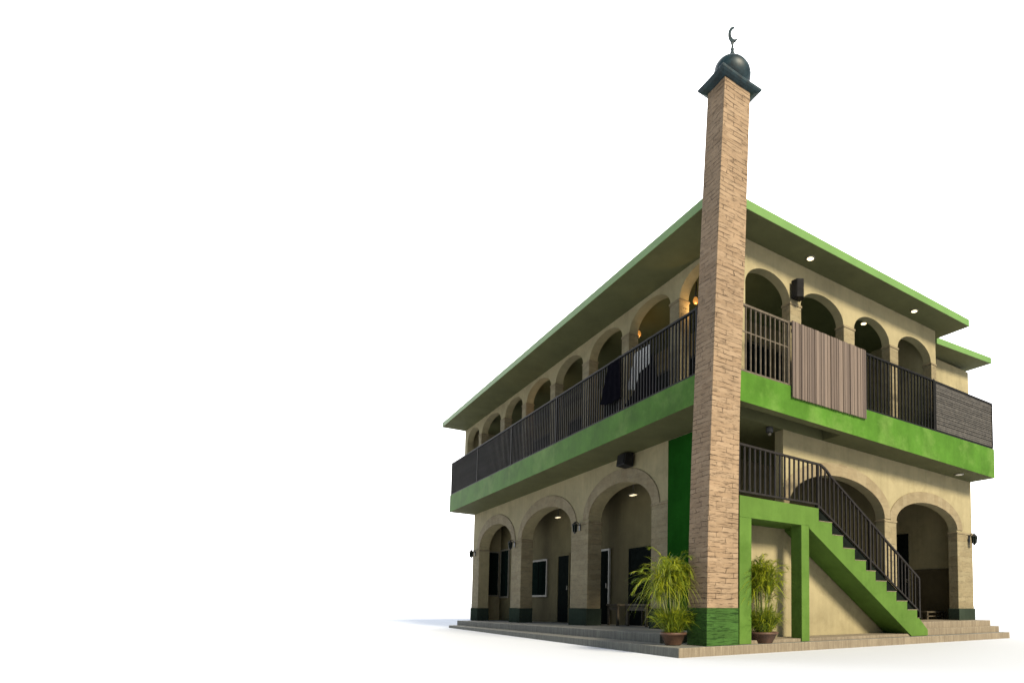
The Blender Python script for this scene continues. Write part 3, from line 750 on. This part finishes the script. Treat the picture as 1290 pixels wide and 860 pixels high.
def palm(x, y, z, label, potr, poth, H, spread, nup, nlow, loww, lean, drp=1):
    t = thing('potted_palm', label, 'plant', (x, y, z), 'potted palms beside the pillar')
    a = MB(); a.lathe([(potr*.6, 0), (potr*.65, .01), (potr*.95, poth*.78), (potr*1.06, poth*.8), (potr*1.08, poth*.97), (potr*1.0, poth), (potr*.9, poth*.98), (potr*.88, poth*.86)], (x, y, z), 28)
    a.build('pot', M['terra'], t)
    a = MB(); a.lathe([(potr*.2, poth*.84), (potr*.86, poth*.865), (potr*.5, poth*.91), (.01, poth*.92)], (x, y, z), 20); a.build('soil', M['soil'], t)
    st = MB(); tops = []
    for k in range(11):
        an = random.uniform(0, 6.28); r0 = random.uniform(0, potr*.5); h = H*random.uniform(.5, .68)
        b0 = Vector((x+r0*math.cos(an), y+r0*math.sin(an), z+poth*.88)); tp = b0+Vector((math.cos(an)*.1*spread+lean[0]*random.uniform(.2, 1), math.sin(an)*.1*spread+lean[1]*random.uniform(.2, 1), h))
        md_ = (b0+tp)/2+Vector((0, 0, .03))
        st.tube([b0, md_, tp], [.013, .01, .006], 6); tops.append((tp, an))
    st.build('stem', M['stem'], t)
    f = MB()
    def blade(p0, az, el, L, sag, w, mat):
        d = Vector((math.cos(az)*math.cos(el), math.sin(az)*math.cos(el), math.sin(el))); sd = Vector((-math.sin(az), math.cos(az), random.uniform(-.5, .5))).normalized()
        prev = None; n = 6
        for i in range(n+1):
            t = i/n; p = p0+d*L*t+Vector((0, 0, -sag*L*t*t)); ww = w*(.5+1.6*t if t < .35 else 1.06*(1-((t-.35)/.65)**1.6))*1.0
            cur = (f.bm.verts.new(p-sd*max(ww, .0004)), f.bm.verts.new(p+sd*max(ww, .0004)))
            if prev: q_ = f.bm.faces.new((prev[0], prev[1], cur[1], cur[0])); q_.material_index = mat; q_.smooth = True
            prev = cur
    for k in range(nup):
        tp, an = tops[k % len(tops)]; az = 2*math.pi*k/nup+random.uniform(-.4, .4)
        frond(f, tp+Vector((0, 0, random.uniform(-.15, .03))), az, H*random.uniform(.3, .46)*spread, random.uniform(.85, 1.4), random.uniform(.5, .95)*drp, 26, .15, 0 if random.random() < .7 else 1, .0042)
    for k in range(nup*14):
        tp, an = tops[k % len(tops)]
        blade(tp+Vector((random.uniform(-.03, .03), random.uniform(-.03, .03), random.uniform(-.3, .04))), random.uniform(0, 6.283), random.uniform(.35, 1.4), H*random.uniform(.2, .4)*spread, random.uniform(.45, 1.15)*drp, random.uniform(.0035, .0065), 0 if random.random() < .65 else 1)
    for k in range(nlow*6):
        an = random.uniform(0, 6.283); r0 = potr*random.uniform(.1, .8)
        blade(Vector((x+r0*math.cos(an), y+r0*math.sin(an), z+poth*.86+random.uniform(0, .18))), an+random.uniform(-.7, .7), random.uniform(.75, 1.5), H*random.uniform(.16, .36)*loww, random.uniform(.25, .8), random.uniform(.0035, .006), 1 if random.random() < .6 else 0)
    for k in range(nlow//2):
        an = 2*math.pi*k/(nlow//2)+random.uniform(-.5, .5); r0 = potr*random.uniform(.2, .75)
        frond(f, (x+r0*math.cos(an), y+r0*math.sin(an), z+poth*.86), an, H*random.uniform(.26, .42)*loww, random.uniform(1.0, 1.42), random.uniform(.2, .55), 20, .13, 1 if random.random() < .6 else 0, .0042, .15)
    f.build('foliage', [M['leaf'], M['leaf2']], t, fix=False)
    return t
palm(.33, .62, .147, 'bushy potted palm left of the stone pillar on the lower step', .2, .2, 1.52, 1.2, 70, 120, 1.25, (-.06, .06))
palm(1.84, .165, .147, 'slimmer potted palm right of the stone pillar in front of the green stair', .24, .19, 1.5, 1.08, 76, 120, 1.2, (.02, .0), .8)

# ------------------------------------------------------------------ light, sky, camera
EL, AZX = R(31), .0
sun = bpy.data.lights.new('sun', 'SUN'); sun.energy = 4.4; sun.angle = R(13); sun.color = (1, .87, .66)
so = bpy.data.objects.new('sun', sun); col.objects.link(so)
ld = Vector((AZX, math.cos(EL), -math.sin(EL))); so.rotation_euler = ld.to_track_quat('-Z', 'Y').to_euler(); so.location = (0, -20, 20)

wd = bpy.data.worlds.new('World'); scene.world = wd; wd.use_nodes = True; nt = wd.node_tree
bg = nt.nodes['Background']; out = nt.nodes['World Output']
sky = N(nt, 'ShaderNodeTexSky', sky_type='NISHITA'); sky.sun_disc = False; sky.sun_elevation = EL; sky.sun_rotation = math.pi
nt.links.new(sky.outputs[0], bg.inputs['Color']); bg.inputs['Strength'].default_value = .06
# white patch added to the sky behind the building; whitens backdrop and ground
tc = N(nt, 'ShaderNodeTexCoord'); dot = N(nt, 'ShaderNodeVectorMath', operation='DOT_PRODUCT')
cdir = Vector((math.cos(R(63)), math.sin(R(63)), .35)).normalized(); dot.inputs[1].default_value = cdir
nt.links.new(tc.outputs['Generated'], dot.inputs[0])
mr = N(nt, 'ShaderNodeMapRange', interpolation_type='SMOOTHSTEP'); mr.inputs['From Min'].default_value = .42; mr.inputs['From Max'].default_value = .7
nt.links.new(dot.outputs['Value'], mr.inputs['Value'])
b2 = N(nt, 'ShaderNodeBackground'); b2.inputs['Color'].default_value = (1, 1, 1, 1); b2.inputs['Strength'].default_value = 1.85
mx = N(nt, 'ShaderNodeMixShader'); nt.links.new(mr.outputs[0], mx.inputs[0]); nt.links.new(bg.outputs[0], mx.inputs[1]); nt.links.new(b2.outputs[0], mx.inputs[2])
nt.links.new(mx.outputs[0], out.inputs['Surface'])

cam = bpy.data.cameras.new('camera'); co = bpy.data.objects.new('camera', cam); col.objects.link(co); scene.camera = co
cam.sensor_width = 36; cam.lens = 766.111/1290*36; cam.shift_x = (645-883.17)/1290; cam.shift_y = (712.065-430)/1290
cam.clip_end = 2000; cam.clip_start = .05
yaw, pit, rol = R(52.683), R(3.551), R(.327)
fh = Vector((math.cos(yaw), math.sin(yaw), 0)); rt = Vector((math.sin(yaw), -math.cos(yaw), 0)); up = Vector((0, 0, 1))
fwd = fh*math.cos(pit)+up*math.sin(pit); u = up*math.cos(pit)-fh*math.sin(pit)
rr = rt*math.cos(rol)+u*math.sin(rol); uu = u*math.cos(rol)-rt*math.sin(rol)
mw = Matrix((rr, uu, -fwd)).transposed().to_4x4(); mw.translation = Vector((-5.181, -7.324, .8)); co.matrix_world = mw

scene.view_settings.view_transform = 'Standard'; scene.view_settings.look = 'None'
scene.view_settings.exposure = .9; scene.view_settings.gamma = 1
scene.cycles.use_denoising = True
scene.cycles.max_bounces = 8
